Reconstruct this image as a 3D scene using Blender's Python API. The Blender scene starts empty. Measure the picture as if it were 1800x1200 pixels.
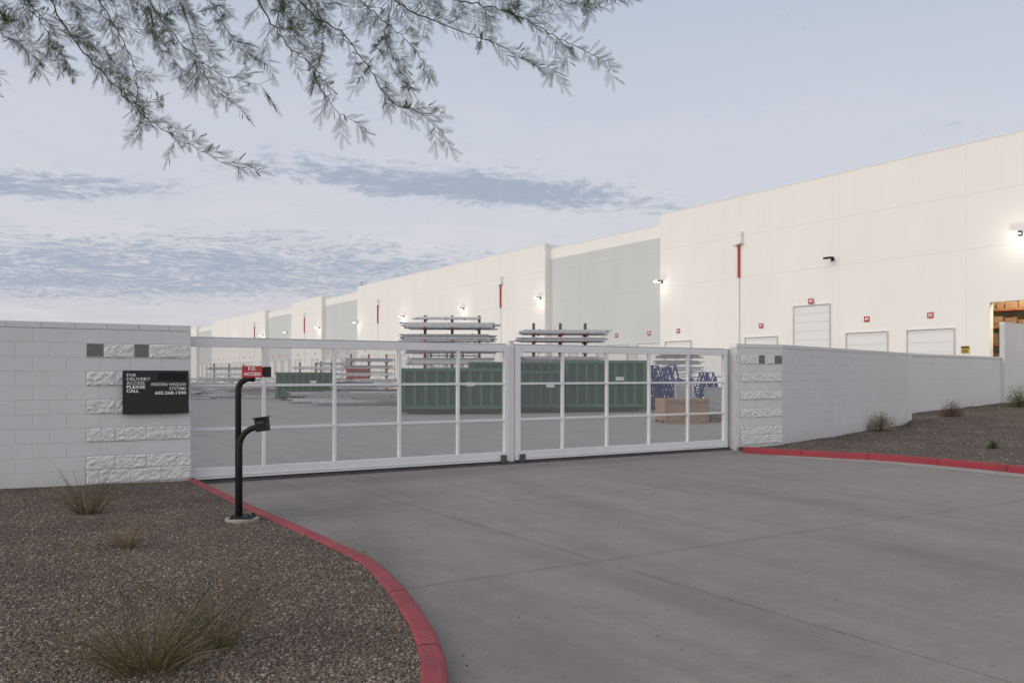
import bpy, math, random
import numpy as np
from mathutils import Vector, Matrix
random.seed(4); rng=np.random.default_rng(5)
sc=bpy.context.scene; col=sc.collection
F=1525.0; TH=math.radians(32); C,S_=math.cos(TH),math.sin(TH)
def P(s,b,z=0): return Vector((s*C-b*S_, s*S_+b*C, z))
def W(px,py,Y): return Vector(((px-900)/F*Y, Y, 1.6+(659-py)*Y/F))
# ---------------------------------------------------------------- materials
def nd(nt,t,**k):
    n=nt.nodes.new(t)
    for a,v in k.items(): setattr(n,a,v)
    return n
def lk(nt,a,b): nt.links.new(a,b)
def rgba(c): return (c[0],c[1],c[2],1)
def mth(nt,op,a,b=None,clamp=False):
    n=nd(nt,'ShaderNodeMath',operation=op,use_clamp=clamp)
    for i,v in enumerate((a,b)):
        if v is None: continue
        if isinstance(v,(int,float)): n.inputs[i].default_value=v
        else: lk(nt,v,n.inputs[i])
    return n.outputs[0]
def mix(nt,f,a,b,bt='MIX'):
    n=nd(nt,'ShaderNodeMix',data_type='RGBA',blend_type=bt)
    for i,v in ((0,f),(6,a),(7,b)):
        if isinstance(v,(int,float)): n.inputs[i].default_value=v
        elif isinstance(v,tuple): n.inputs[i].default_value=rgba(v)
        else: lk(nt,v,n.inputs[i])
    return n.outputs[2]
def noise(nt,vec,scale,detail=5,rough=.6):
    n=nd(nt,'ShaderNodeTexNoise'); n.inputs['Scale'].default_value=scale
    n.inputs['Detail'].default_value=detail; n.inputs['Roughness'].default_value=rough
    if vec is not None: lk(nt,vec,n.inputs['Vector'])
    return n.outputs['Fac']
def rng_map(nt,v,a,b,c=0,d=1,t='LINEAR'):
    n=nd(nt,'ShaderNodeMapRange',interpolation_type=t)
    lk(nt,v,n.inputs[0])
    for i,x in enumerate((a,b,c,d)): n.inputs[i+1].default_value=x
    return n.outputs[0]
def ell(nt,vec,cxy,rot,scl,inner=.25):
    mp=nd(nt,'ShaderNodeMapping',vector_type='TEXTURE'); mp.inputs['Location'].default_value=(*cxy,0); mp.inputs['Rotation'].default_value=(0,0,rot); mp.inputs['Scale'].default_value=(*scl,1)
    lk(nt,vec,mp.inputs[0]); l=nd(nt,'ShaderNodeVectorMath',operation='LENGTH'); lk(nt,mp.outputs[0],l.inputs[0])
    return rng_map(nt,l.outputs['Value'],1.0,inner,0,1,'SMOOTHSTEP')
def base(name,rough=.7,metal=0):
    m=bpy.data.materials.new(name); m.use_nodes=True; nt=m.node_tree
    bs=nt.nodes['Principled BSDF']; bs.inputs['Roughness'].default_value=rough; bs.inputs['Metallic'].default_value=metal
    tc=nd(nt,'ShaderNodeTexCoord')
    return m,nt,bs,tc.outputs['Object']
def bump(nt,bs,h,st,dist=.01):
    n=nd(nt,'ShaderNodeBump'); n.inputs['Strength'].default_value=st; n.inputs['Distance'].default_value=dist
    lk(nt,h,n.inputs['Height']); lk(nt,n.outputs[0],bs.inputs['Normal'])
def mat(name,c1,c2=None,scale=3,rough=.7,b=0,bs_=60,metal=0,bd=.01,spec=None):
    m,nt,bs,o=base(name,rough,metal)
    if c2 is None: c2=tuple(x*.8 for x in c1)
    if spec is not None: bs.inputs['Specular IOR Level'].default_value=spec
    f=rng_map(nt,noise(nt,o,scale,4,.65),.3,.7)
    lk(nt,mix(nt,f,c1,c2),bs.inputs['Base Color'])
    if b: bump(nt,bs,noise(nt,o,bs_,2),b,bd)
    return m
M={}
def paint(name,c1,c2):
    m,nt,bs,o=base(name,.75)
    sx=nd(nt,'ShaderNodeSeparateXYZ'); lk(nt,o,sx.inputs[0])
    f=rng_map(nt,noise(nt,o,1.2,5,.65),.3,.7); c=mix(nt,f,c1,c2)
    mp=nd(nt,'ShaderNodeMapping'); mp.inputs['Scale'].default_value=(3,3,.8); lk(nt,o,mp.inputs[0])
    st=rng_map(nt,noise(nt,mp.outputs[0],1.4,4,.6),.52,.72); c=mix(nt,mth(nt,'MULTIPLY',st,.08),c,(.36,.355,.35))
    dz=rng_map(nt,mth(nt,'ADD',sx.outputs[2],mth(nt,'MULTIPLY',noise(nt,o,3,4),.25)),.50,.12); c=mix(nt,mth(nt,'MULTIPLY',dz,.3),c,(.38,.34,.30))
    lk(nt,c,bs.inputs['Base Color']); bump(nt,bs,noise(nt,o,90,2),.25,.01); return m
M['paint']=paint('painted_block',(.70,.70,.705),(.65,.65,.658))
M['mortar']=mat('mortar',(.54,.54,.545),(.48,.48,.49),4,.9)
M['rough']=mat('split_face',(.77,.77,.765),(.69,.69,.69),7,.9,.9,38,bd=.018)
M['niche']=mat('niche_dark',(.21,.20,.205),(.15,.14,.15),8,.7)
M['gate']=mat('gate_white',(.76,.76,.765),(.69,.69,.70),2,.4,.05,30)
M['alu']=mat('aluminium',(.52,.53,.54),(.40,.41,.42),3,.4,0,30,.4)
M['track']=mat('dark_steel',(.10,.10,.105),(.06,.06,.06),5,.6)
M['black']=mat('black_powder_coat',(.014,.014,.015),(.020,.020,.021),6,.65,.1,120,spec=.25)
M['signblack']=mat('sign_panel',(.030,.027,.025),(.037,.034,.032),2,.5,spec=.3)
M['logoblack']=mat('sign_dark_patch',(.008,.008,.008),(.01,.01,.01),2,.5,spec=.3)
M['red']=mat('sign_red',(.42,.02,.03),(.36,.02,.03),3,.5)
M['pipered']=mat('pipe_red',(.46,.045,.035),(.38,.035,.03),1,.5)
M['white']=mat('lettering_white',(.85,.85,.85),(.8,.8,.8),3,.5)
M['wood']=mat('pallet_wood',(.32,.22,.14),(.20,.13,.08),6,.8,.3,40)
M['card']=mat('cardboard',(.34,.23,.15),(.24,.16,.10),3,.8,.1,20)
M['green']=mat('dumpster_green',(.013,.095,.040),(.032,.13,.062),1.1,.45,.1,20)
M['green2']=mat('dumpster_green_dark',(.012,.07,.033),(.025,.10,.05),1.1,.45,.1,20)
M['greenrecess']=mat('dumpster_green_recess_shade',(.006,.045,.020),(.012,.068,.032),1.1,.5,.1,20)  # body panels: recess shade between the ribs put into a darker green
M['blue']=mat('rack_blue',(.018,.045,.24),(.015,.04,.18),3,.5)
M['orange']=mat('rack_orange',(.38,.11,.04),(.30,.09,.03),3,.5)
M['rackred']=mat('rack_red',(.36,.04,.03),(.27,.03,.03),3,.5)
M['steel']=mat('rack_steel',(.12,.13,.14),(.09,.09,.10),3,.5)
M['barw']=mat('extrusion_light',(.70,.71,.73),(.48,.49,.52),9,.4)
M['bard']=mat('extrusion_grey',(.36,.37,.39),(.24,.25,.27),9,.45)
M['barb']=mat('extrusion_bronze',(.17,.15,.14),(.27,.24,.21),9,.45)
M['yellow']=mat('yellow_sign',(.55,.40,.05),(.48,.35,.05),3,.6)
M['door']=mat('dock_door_white',(.72,.72,.705),(.69,.69,.675),.6,.5)
M['coping']=mat('coping_white',(.76,.75,.73),(.72,.71,.69),.6,.6)
M['doorframe']=mat('door_frame_grey',(.58,.58,.57),(.52,.52,.51),2,.6)
M['bark']=mat('bark',(.05,.042,.03),(.03,.025,.018),30,.9,.5,80)
M['twig']=mat('green_twig',(.05,.042,.018),(.032,.027,.012),30,.9,spec=.1)
M['pad']=mat('pad_concrete',(.36,.34,.31),(.28,.26,.24),9,.9,.3,80)
def emis(name,c,s):
    m=bpy.data.materials.new(name); m.use_nodes=True; bs=m.node_tree.nodes['Principled BSDF']
    bs.inputs['Emission Color'].default_value=rgba(c); bs.inputs['Emission Strength'].default_value=s
    return m
M['lens']=emis('lamp_lens',(1,.93,.80),7)
M['bulb']=emis('warehouse_lamp',(1,.75,.42),12)
m=bpy.data.materials.new('gate_screen'); m.use_nodes=True; nt=m.node_tree; nt.nodes.clear()
out=nd(nt,'ShaderNodeOutputMaterial'); ms=nd(nt,'ShaderNodeMixShader'); ms.inputs[0].default_value=.30
tr=nd(nt,'ShaderNodeBsdfTransparent'); tr.inputs[0].default_value=(.98,.98,.98,1); df=nd(nt,'ShaderNodeBsdfDiffuse'); df.inputs['Color'].default_value=(.42,.42,.43,1)
lk(nt,tr.outputs[0],ms.inputs[1]); lk(nt,df.outputs[0],ms.inputs[2]); lk(nt,ms.outputs[0],out.inputs[0]); M['screen']=m
def skin(name,c1,c2):
    m,nt,bs,o=base(name,.75)
    sx=nd(nt,'ShaderNodeSeparateXYZ'); lk(nt,o,sx.inputs[0])
    def line(v,a,w): return mth(nt,'LESS_THAN',mth(nt,'ABSOLUTE',mth(nt,'SUBTRACT',v,a)),w)
    vm=mth(nt,'LESS_THAN',mth(nt,'FLOORED_MODULO',mth(nt,'SUBTRACT',sx.outputs[1],25.3),7.68),.025)
    k=mth(nt,'ADD',mth(nt,'ADD',line(sx.outputs[2],8.02,.018),line(sx.outputs[2],10.8,.018)),vm,True)
    mp=nd(nt,'ShaderNodeMapping'); mp.inputs['Scale'].default_value=(1,1,.25); lk(nt,o,mp.inputs[0])
    f=rng_map(nt,noise(nt,mp.outputs[0],.5,5,.6),.3,.7)
    c=mix(nt,f,c1,c2); c=mix(nt,mth(nt,'MULTIPLY',k,.22),c,(.3,.3,.29))
    lk(nt,c,bs.inputs['Base Color']); bump(nt,bs,noise(nt,o,30,2),.08,.01)
    return m
M['skin']=skin('building_offwhite',(.78,.77,.74),(.745,.735,.705))
M['skingrey']=skin('building_grey',(.55,.565,.56),(.525,.54,.535))
def concrete(name,c1,c2,joints_s,joints_b,stains=()):
    m,nt,bs,o=base(name,.8)
    sx=nd(nt,'ShaderNodeSeparateXYZ'); lk(nt,o,sx.inputs[0])
    wob=mth(nt,'MULTIPLY',mth(nt,'SUBTRACT',noise(nt,o,7,3,.7),.5),.035)
    k=None;hl=None
    for ax,lst in ((0,joints_s),(1,joints_b)):
        for a in lst:
            d=mth(nt,'ABSOLUTE',mth(nt,'ADD',mth(nt,'SUBTRACT',sx.outputs[ax],a),wob))
            e=rng_map(nt,d,.003,.011,1,0); h=rng_map(nt,d,.0,.10,1,0)
            k=e if k is None else mth(nt,'MAXIMUM',k,e); hl=h if hl is None else mth(nt,'MAXIMUM',hl,h)
    big=rng_map(nt,noise(nt,o,.35,3,.6),.35,.65)
    mid=rng_map(nt,noise(nt,o,1.5,7,.75),.38,.64)
    blot=rng_map(nt,noise(nt,o,5,6,.75),.42,.66)
    fine=rng_map(nt,noise(nt,o,75,3,.8),.36,.64)
    c=mix(nt,big,c1,c2)
    c=mix(nt,mth(nt,'MULTIPLY',mid,.44),c,tuple(x*.60 for x in c1))
    c=mix(nt,mth(nt,'MULTIPLY',blot,.24),c,tuple(x*1.35 for x in c1))
    c=mix(nt,mth(nt,'MULTIPLY',fine,.42),c,tuple(x*.5 for x in c1))
    sp=rng_map(nt,noise(nt,o,16,2,.5),.64,.70)
    c=mix(nt,mth(nt,'MULTIPLY',sp,.45),c,tuple(x*.42 for x in c1))
    mp=nd(nt,'ShaderNodeMapping'); mp.inputs['Scale'].default_value=(1.6,.16,1); mp.inputs['Rotation'].default_value=(0,0,.25); lk(nt,o,mp.inputs[0])
    st=rng_map(nt,noise(nt,mp.outputs[0],1.3,5,.65),.48,.68)
    c=mix(nt,mth(nt,'MULTIPLY',st,.38),c,tuple(x*.5 for x in c1))
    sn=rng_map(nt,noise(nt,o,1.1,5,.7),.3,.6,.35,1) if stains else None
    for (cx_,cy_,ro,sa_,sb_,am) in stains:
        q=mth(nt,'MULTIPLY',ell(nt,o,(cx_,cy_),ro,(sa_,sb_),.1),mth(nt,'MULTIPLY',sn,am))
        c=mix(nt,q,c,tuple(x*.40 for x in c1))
    if k is not None:
        c=mix(nt,mth(nt,'MULTIPLY',hl,mth(nt,'MULTIPLY',mid,.25)),c,tuple(x*.45 for x in c1))
        c=mix(nt,mth(nt,'MULTIPLY',k,mth(nt,'ADD',.35,mth(nt,'MULTIPLY',mid,.45))),c,(.045,.038,.032))
    lk(nt,c,bs.inputs['Base Color'])
    bump(nt,bs,noise(nt,o,110,3,.75),.5,.005)
    return m
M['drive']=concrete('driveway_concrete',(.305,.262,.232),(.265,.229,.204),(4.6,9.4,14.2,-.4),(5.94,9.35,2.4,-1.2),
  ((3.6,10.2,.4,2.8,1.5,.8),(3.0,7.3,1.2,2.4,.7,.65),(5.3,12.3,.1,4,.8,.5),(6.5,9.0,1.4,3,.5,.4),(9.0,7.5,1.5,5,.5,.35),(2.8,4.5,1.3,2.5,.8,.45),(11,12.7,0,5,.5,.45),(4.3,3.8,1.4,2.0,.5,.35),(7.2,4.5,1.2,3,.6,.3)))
M['yard']=concrete('yard_concrete',(.36,.33,.31),(.32,.295,.28),(5,12,19,26,33,-2,-9),(20,27,34,41,48,60))
M['gutter']=concrete('gutter_concrete',(.38,.34,.31),(.345,.31,.28),(),())
def gravel(name,cols,sc1):
    m,nt,bs,o=base(name,.9)
    v=nd(nt,'ShaderNodeTexVoronoi'); v.inputs['Scale'].default_value=sc1; lk(nt,o,v.inputs['Vector'])
    sx=nd(nt,'ShaderNodeSeparateColor'); lk(nt,v.outputs['Color'],sx.inputs[0])
    r=nd(nt,'ShaderNodeValToRGB'); e=r.color_ramp.elements
    e[0].color=rgba(cols[0]); e[1].color=rgba(cols[-1])
    for i,cc in enumerate(cols[1:-1]): x=e.new((i+1)/(len(cols)-1)); x.color=rgba(cc)
    lk(nt,sx.outputs[0],r.inputs[0])
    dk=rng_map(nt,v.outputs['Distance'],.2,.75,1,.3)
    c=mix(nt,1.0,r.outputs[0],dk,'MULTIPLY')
    pt=rng_map(nt,noise(nt,o,.9,4,.6),.35,.65,.76,1.12)
    c=mix(nt,1.0,c,pt,'MULTIPLY')
    lk(nt,c,bs.inputs['Base Color'])
    bump(nt,bs,mth(nt,'SUBTRACT',1,v.outputs['Distance']),.9,.010)
    return m
def k_(c,s=1.20): return (c[0]*s*1.04,c[1]*s,c[2]*s*.95)
gc=[k_(q) for q in [(.052,.039,.028),(.105,.080,.059),(.165,.130,.10),(.115,.10,.083),(.25,.21,.17)]]
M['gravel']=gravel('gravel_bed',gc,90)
m,nt,bs,o=base('gravel_stone',.85)
g=nd(nt,'ShaderNodeNewGeometry'); r=nd(nt,'ShaderNodeValToRGB'); e=r.color_ramp.elements
e[0].color=rgba(gc[0]); e[1].color=rgba((.37,.32,.26))
for i,cc in enumerate([(.08,.060,.045),(.125,.095,.072),(.18,.140,.108),(.11,.096,.083),(.15,.112,.082)]): x=e.new(.14+.15*i); x.color=rgba(k_(cc))
lk(nt,g.outputs['Random Per Island'],r.inputs[0])
pt=rng_map(nt,noise(nt,o,.9,4,.6),.35,.65,.76,1.12)
lk(nt,mix(nt,1.0,r.outputs[0],pt,'MULTIPLY'),bs.inputs['Base Color']); M['stone']=m
M['dirt']=mat('far_ground',(.16,.13,.105),(.12,.10,.08),.2,.95)
m,nt,bs,o=base('kerb_red',.75)
f=rng_map(nt,noise(nt,o,3,5,.7),.35,.68); c=mix(nt,f,(.31,.042,.052),(.20,.032,.038))
f2=rng_map(nt,noise(nt,o,24,5,.8),.56,.66); c=mix(nt,mth(nt,'MULTIPLY',f2,.55),c,(.25,.17,.15))
f3=rng_map(nt,noise(nt,o,9,4,.7),.55,.70); c=mix(nt,mth(nt,'MULTIPLY',f3,.45),c,(.10,.03,.03))
lk(nt,c,bs.inputs['Base Color']); bump(nt,bs,noise(nt,o,70,3),.4,.006); M['kerb']=m
m,nt,bs,o=base('kerb_red_bright',.6)
f=rng_map(nt,noise(nt,o,3,5,.7),.35,.68); c=mix(nt,f,(.28,.018,.030),(.21,.018,.028))
lk(nt,c,bs.inputs['Base Color']); M['kerb2']=m
def leafmat(name,c1,c2,tr=.2):
    m=bpy.data.materials.new(name); m.use_nodes=True; nt=m.node_tree; bs=nt.nodes['Principled BSDF']
    g=nd(nt,'ShaderNodeNewGeometry'); c=mix(nt,g.outputs['Random Per Island'],c1,c2)
    lk(nt,c,bs.inputs['Base Color']); bs.inputs['Roughness'].default_value=.8; bs.inputs['Specular IOR Level'].default_value=.05
    t=nd(nt,'ShaderNodeBsdfTranslucent'); lk(nt,c,t.inputs[0]); s=nd(nt,'ShaderNodeMixShader'); s.inputs[0].default_value=tr
    lk(nt,bs.outputs[0],s.inputs[1]); lk(nt,t.outputs[0],s.inputs[2]); lk(nt,s.outputs[0],nt.nodes['Material Output'].inputs[0]); return m
M['leaf']=leafmat('feathery_leaf',(.016,.040,.003),(.050,.082,.006),.15)
M['grass']=leafmat('grass_green',(.055,.062,.028),(.13,.125,.06))
M['dry']=leafmat('grass_dry',(.17,.12,.07),(.30,.225,.14))
M['bushg']=leafmat('bush_green',(.05,.08,.03),(.12,.15,.06))
M['bushr']=leafmat('bush_reddish',(.10,.055,.04),(.19,.12,.08))
M['busht']=leafmat('bush_tan',(.20,.17,.10),(.34,.28,.2))
# ---------------------------------------------------------------- mesh builder
class B:
    def __init__(s): s.v=[];s.f=[];s.m=[]
    def box(s,x0,x1,y0,y1,z0,z1,m=0,M4=None):
        n=len(s.v); p=[Vector((x,y,z)) for z in (z0,z1) for y in (y0,y1) for x in (x0,x1)]
        if M4 is not None: p=[M4@q for q in p]
        s.v+=p
        for q in ((0,2,3,1),(4,5,7,6),(0,1,5,4),(2,6,7,3),(0,4,6,2),(1,3,7,5)): s.f.append([n+i for i in q]); s.m.append(m)
    def tube(s,pts,r,n=8,m=0,cap=True):
        pts=[Vector(p) for p in pts]; k=len(pts); rs=r if isinstance(r,(list,tuple)) else [r]*k
        t0=(pts[1]-pts[0]).normalized(); up=Vector((0,0,1)) if abs(t0.z)<.9 else Vector((1,0,0))
        a=t0.cross(up).normalized(); st=len(s.v)
        for i in range(k):
            t=(pts[min(i+1,k-1)]-pts[max(i-1,0)]).normalized()
            a=(a-t*a.dot(t)).normalized(); b=t.cross(a)
            for j in range(n):
                an=2*math.pi*j/n; s.v.append(pts[i]+(a*math.cos(an)+b*math.sin(an))*rs[i])
        for i in range(k-1):
            for j in range(n):
                s.f.append([st+i*n+j,st+i*n+(j+1)%n,st+(i+1)*n+(j+1)%n,st+(i+1)*n+j]); s.m.append(m)
        if cap:
            s.f.append([st+j for j in range(n)][::-1]); s.m.append(m)
            s.f.append([st+(k-1)*n+j for j in range(n)]); s.m.append(m)
    def face(s,ps,m=0):
        n=len(s.v); s.v+=[Vector(p) for p in ps]; s.f.append(list(range(n,n+len(ps)))); s.m.append(m)
    def obj(s,name,mats,parent=None,loc=(0,0,0),rz=0,bevel=0,smooth=False,**props):
        me=bpy.data.meshes.new(name); me.from_pydata([tuple(q) for q in s.v],[],s.f)
        for q in (mats if isinstance(mats,list) else [mats]): me.materials.append(M[q])
        me.polygons.foreach_set('material_index',s.m)
        if smooth: me.polygons.foreach_set('use_smooth',[True]*len(s.f))
        me.update(); o=bpy.data.objects.new(name,me); col.objects.link(o)
        o.location=loc; o.rotation_euler=(0,0,rz)
        if parent: o.parent=parent
        if bevel:
            b=o.modifiers.new('bevel','BEVEL'); b.width=bevel; b.segments=2; b.limit_method='ANGLE'
        for a,v in props.items(): o[a]=v
        return o
def empty(name,loc,rz=0,**props):
    o=bpy.data.objects.new(name,None); o.location=loc; o.rotation_euler=(0,0,rz); o.empty_display_size=.2; col.objects.link(o)
    for a,v in props.items(): o[a]=v
    return o
def text(s,size,parent,x,z,y=-.012,matk='white',al='LEFT',name='lettering',bold=0,width=None):
    cu=bpy.data.curves.new('t','FONT'); cu.body=s; cu.size=size; cu.align_x=al; cu.align_y='CENTER'; cu.extrude=.001; cu.offset=bold; cu.resolution_u=3
    t=bpy.data.objects.new('t',cu); col.objects.link(t); bpy.context.view_layer.update()
    dg=bpy.context.evaluated_depsgraph_get(); me=bpy.data.meshes.new_from_object(t.evaluated_get(dg))
    sx=width/t.dimensions.x if width else 1
    bpy.data.objects.remove(t); me.materials.clear(); me.materials.append(M[matk])
    o=bpy.data.objects.new(name,me); col.objects.link(o); o.parent=parent; o.location=(x,y,z); o.rotation_euler=(math.pi/2,0,0); o.scale=(sx,1,1)
    return o
# ---------------------------------------------------------------- ground
b=B(); b.face([(-1500,-1500,0),(1500,-1500,0),(1500,1500,0),(-1500,1500,0)]); b.obj('ground','dirt',loc=(0,0,-.05),kind='structure')
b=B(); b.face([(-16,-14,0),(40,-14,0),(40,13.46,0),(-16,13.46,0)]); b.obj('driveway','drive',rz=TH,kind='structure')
b=B(); b.face([(-90,13.46,0),(43.2,13.46,0),(43.2,420,0),(-90,420,0)]); b.obj('yard_pavement','yard',loc=(0,0,.002),rz=TH,kind='structure')
def catmull(pts,n=8):
    pts=[Vector(p) for p in pts]; o=[]
    q=[2*pts[0]-pts[1]]+pts+[2*pts[-1]-pts[-2]]
    for i in range(1,len(q)-2):
        for k in range(n):
            t=k/n; a,b_,c,d=q[i-1:i+3]
            o.append(.5*((2*b_)+(c-a)*t+(2*a-5*b_+4*c-d)*t*t+(3*b_-a-3*c+d)*t**3))
    o.append(pts[-1]); return o
KL=catmull([(-4.66,12.75,0),(-3.95,11.6,0),(-3.21,10.4,0),(-2.2,8.84,0),(-1.53,7.8,0),(-1.08,7.03,0),(-.747,6.16,0),(-.498,5.35,0),(-.366,4.77,0),(-.30,4.2,0),(-.30,3.3,0),(-.45,2.2,0),(-.9,.8,0),(-1.8,-.8,0)],8)
KR=catmull([(4.75,17.9,0),(5.4,17.3,0),(6.2,16.72,0),(7.0,16.1,0),(7.7,15.1,0),(8.3,14.0,0),(8.95,12.5,0),(9.6,10.2,0)],8)
def kerb(path,side,w,h,matk,name):
    b=B(); prof=[(0,-.05),(.012,h-.025),(.022,h-.010),(.045,h),(w-.02,h),(w,h-.015),(w,-.05)]
    k=len(path); dist=0; last=0; st=None
    for i in range(k):
        t=(path[min(i+1,k-1)]-path[max(i-1,0)]).normalized(); nrm=Vector((-t.y,t.x,0))*side
        if i: dist+=(path[i]-path[i-1]).length
        jt=random.uniform(-.003,.003)
        def ring(off=0,dz=0):
            n=len(b.v)
            for (x,z) in prof: b.v.append(path[i]+t*off+nrm*(x+jt)+Vector((0,0,z+dz+jt*.6)))
            return n
        if st is not None:
            n=ring(-.005 if dist-last>1.2 else 0)
            for j in range(len(prof)-1):
                q=[st+j,st+j+1,n+j+1,n+j]
                b.f.append(q if side<0 else q[::-1]); b.m.append(0)
            st=n
            if dist-last>1.2: last=dist; st=ring(.005,0)
        else: st=ring()
    return b.obj(name,matk,kind='structure')
kerb(KL,-1,.15,.105,'kerb','kerb')
kerb(KR,1,.15,.12,'kerb2','kerb')
def off(path,side,w):
    o=[];k=len(path)
    for i in range(k):
        t=(path[min(i+1,k-1)]-path[max(i-1,0)]).normalized(); o.append(path[i]+Vector((-t.y,t.x,0))*side*w)
    return o
gi=off(KR,-1,0); go=off(KR,-1,.5); b=B()
for i in range(8,len(gi)-1): b.face([gi[i]+Vector((0,0,.004)),go[i]+Vector((0,0,.004)),go[i+1]+Vector((0,0,.004)),gi[i+1]+Vector((0,0,.004))])
b.obj('gutter_pavement','gutter',kind='structure')
def loft(A,Wp,nv,zf,name,matk):
    import bmesh
    k=len(A); wp=catmull(Wp,8)
    ws=[wp[int(round(i*(len(wp)-1)/(k-1)))] for i in range(k)]
    v=[];f=[]
    for i in range(k):
        for j in range(nv+1):
            t=(j/nv)**1.3; p=A[i].lerp(ws[i],t); p.z=zf(A[i],ws[i],t)+.018*(math.sin(p.x*2.3+p.y*1.1)*math.sin(p.y*1.9-p.x))*min(1,t*6); v.append(p)
    for i in range(k-1):
        for j in range(nv): a=i*(nv+1)+j; f.append([a,a+1,a+nv+2,a+nv+1])
    b=B(); b.v=v; b.f=f; b.m=[0]*len(f); o=b.obj(name,matk,smooth=True,kind='stuff')
    bm=bmesh.new(); bm.from_mesh(o.data)
    for fc in bm.faces:
        if fc.normal.z<0: fc.normal_flip()
    bm.to_mesh(o.data); bm.free()
    return o
LW=[(-4.85,12.75,.08),(-5.6,12.2,.1),(-6.9,11.4,.13),(-8.5,10.4,.16),(-11,8.6,.2),(-12,6,.2),(-12,3,.2),(-11,0,.2),(-9,-3,.2)]
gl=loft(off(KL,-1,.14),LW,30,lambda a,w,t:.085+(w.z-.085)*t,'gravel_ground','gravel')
RW=[(4.8,18.7,.05),(5.9,19.45,.05),(9,23.0,.08),(12.1,26.6,.11),(13.7,29.8,.27),(17,32.8,.36),(20.3,35.9,.45),(30,44.5,.7)]
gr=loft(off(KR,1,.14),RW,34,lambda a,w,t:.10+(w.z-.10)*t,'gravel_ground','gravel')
ph=(1+5**.5)/2
IV=np.array([(-1,ph,0),(1,ph,0),(-1,-ph,0),(1,-ph,0),(0,-1,ph),(0,1,ph),(0,-1,-ph),(0,1,-ph),(ph,0,-1),(ph,0,1),(-ph,0,-1),(-ph,0,1)])/1.9
IF=np.array([(0,11,5),(0,5,1),(0,1,7),(0,7,10),(0,10,11),(1,5,9),(5,11,4),(11,10,2),(10,7,6),(7,1,8),(3,9,4),(3,4,2),(3,2,6),(3,6,8),(3,8,9),(4,9,5),(2,4,11),(6,2,10),(8,6,7),(9,8,1)])
def stones(p,smin,smax,name,label,pw=2.6):
    N=len(p); R=rng.normal(size=(N,3,3)); Q,_=np.linalg.qr(R)
    sz=smin+(smax-smin)*rng.random(N)**pw
    an=sz[:,None]*(.6+.6*rng.random((N,3)))
    vv=(IV[None]*(1+.22*rng.normal(size=(N,12,1))))*an[:,None,:]
    vv=np.einsum('nij,nvj->nvi',Q,vv); vv[:,:,2]*=.75; vv+=p[:,None,:]; vv[:,:,2]+=(sz*.2)[:,None]
    ff=(IF[None]+(np.arange(N)*12)[:,None,None]).reshape(-1)
    m=bpy.data.meshes.new(name); m.vertices.add(N*12); m.vertices.foreach_set('co',vv.reshape(-1))
    m.loops.add(len(ff)); m.loops.foreach_set('vertex_index',ff.astype(np.int32)); m.polygons.add(N*20)
    m.polygons.foreach_set('loop_start',np.arange(0,len(ff),3,dtype=np.int32)); m.update(calc_edges=True); m.validate()
    m.materials.append(M['stone']); ob=bpy.data.objects.new(name,m); col.objects.link(ob); ob['kind']='stuff'; ob['label']=label
    return ob
def scatter(o,N,wf,smin,smax,name,label):
    me=o.data; me.calc_loop_triangles(); T=np.array([t.vertices[:] for t in me.loop_triangles]); V=np.array([v.co[:] for v in me.vertices])
    a,b_,c=V[T[:,0]],V[T[:,1]],V[T[:,2]]; ar=np.linalg.norm(np.cross(b_-a,c-a),axis=1)/2; cen=(a+b_+c)/3
    w=ar*np.array([wf(q) for q in cen]); w/=w.sum(); idx=rng.choice(len(T),N,p=w)
    u=rng.random((N,2)); fl=u.sum(1)>1; u[fl]=1-u[fl]
    return stones(a[idx]+(b_[idx]-a[idx])*u[:,:1]+(c[idx]-a[idx])*u[:,1:],smin,smax,name,label)
def wl(q):
    x,y=q[0],q[1]
    if y<3.6 or x<-.64*y-.3: return 0
    return 1/(y/4)**1.9
scatter(gl,100000,wl,.004,.0125,'gravel_stones','loose brown and grey gravel stones')
def wr(q):
    x,y=q[0],q[1]
    if x>.64*y+.3: return 0
    return 1
scatter(gr,12000,wr,.010,.022,'gravel_stones','loose brown and grey gravel stones')
pp=[]
for path,sd in ((KL,1),(KR,-1)):
    for _ in range(170):
        i=random.randrange(len(path)-1); t=(path[i+1]-path[i]).normalized(); d_=random.expovariate(5)+.01
        q=path[i].lerp(path[i+1],random.random())+Vector((-t.y,t.x,0))*sd*d_; pp.append((q.x,q.y,.003))
for _ in range(120): q=P(random.uniform(3,13),random.uniform(4,13),.003); pp.append(tuple(q))
stones(np.array(pp),.003,.009,'loose_stones','stray gravel bits along the kerb on concrete')
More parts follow.
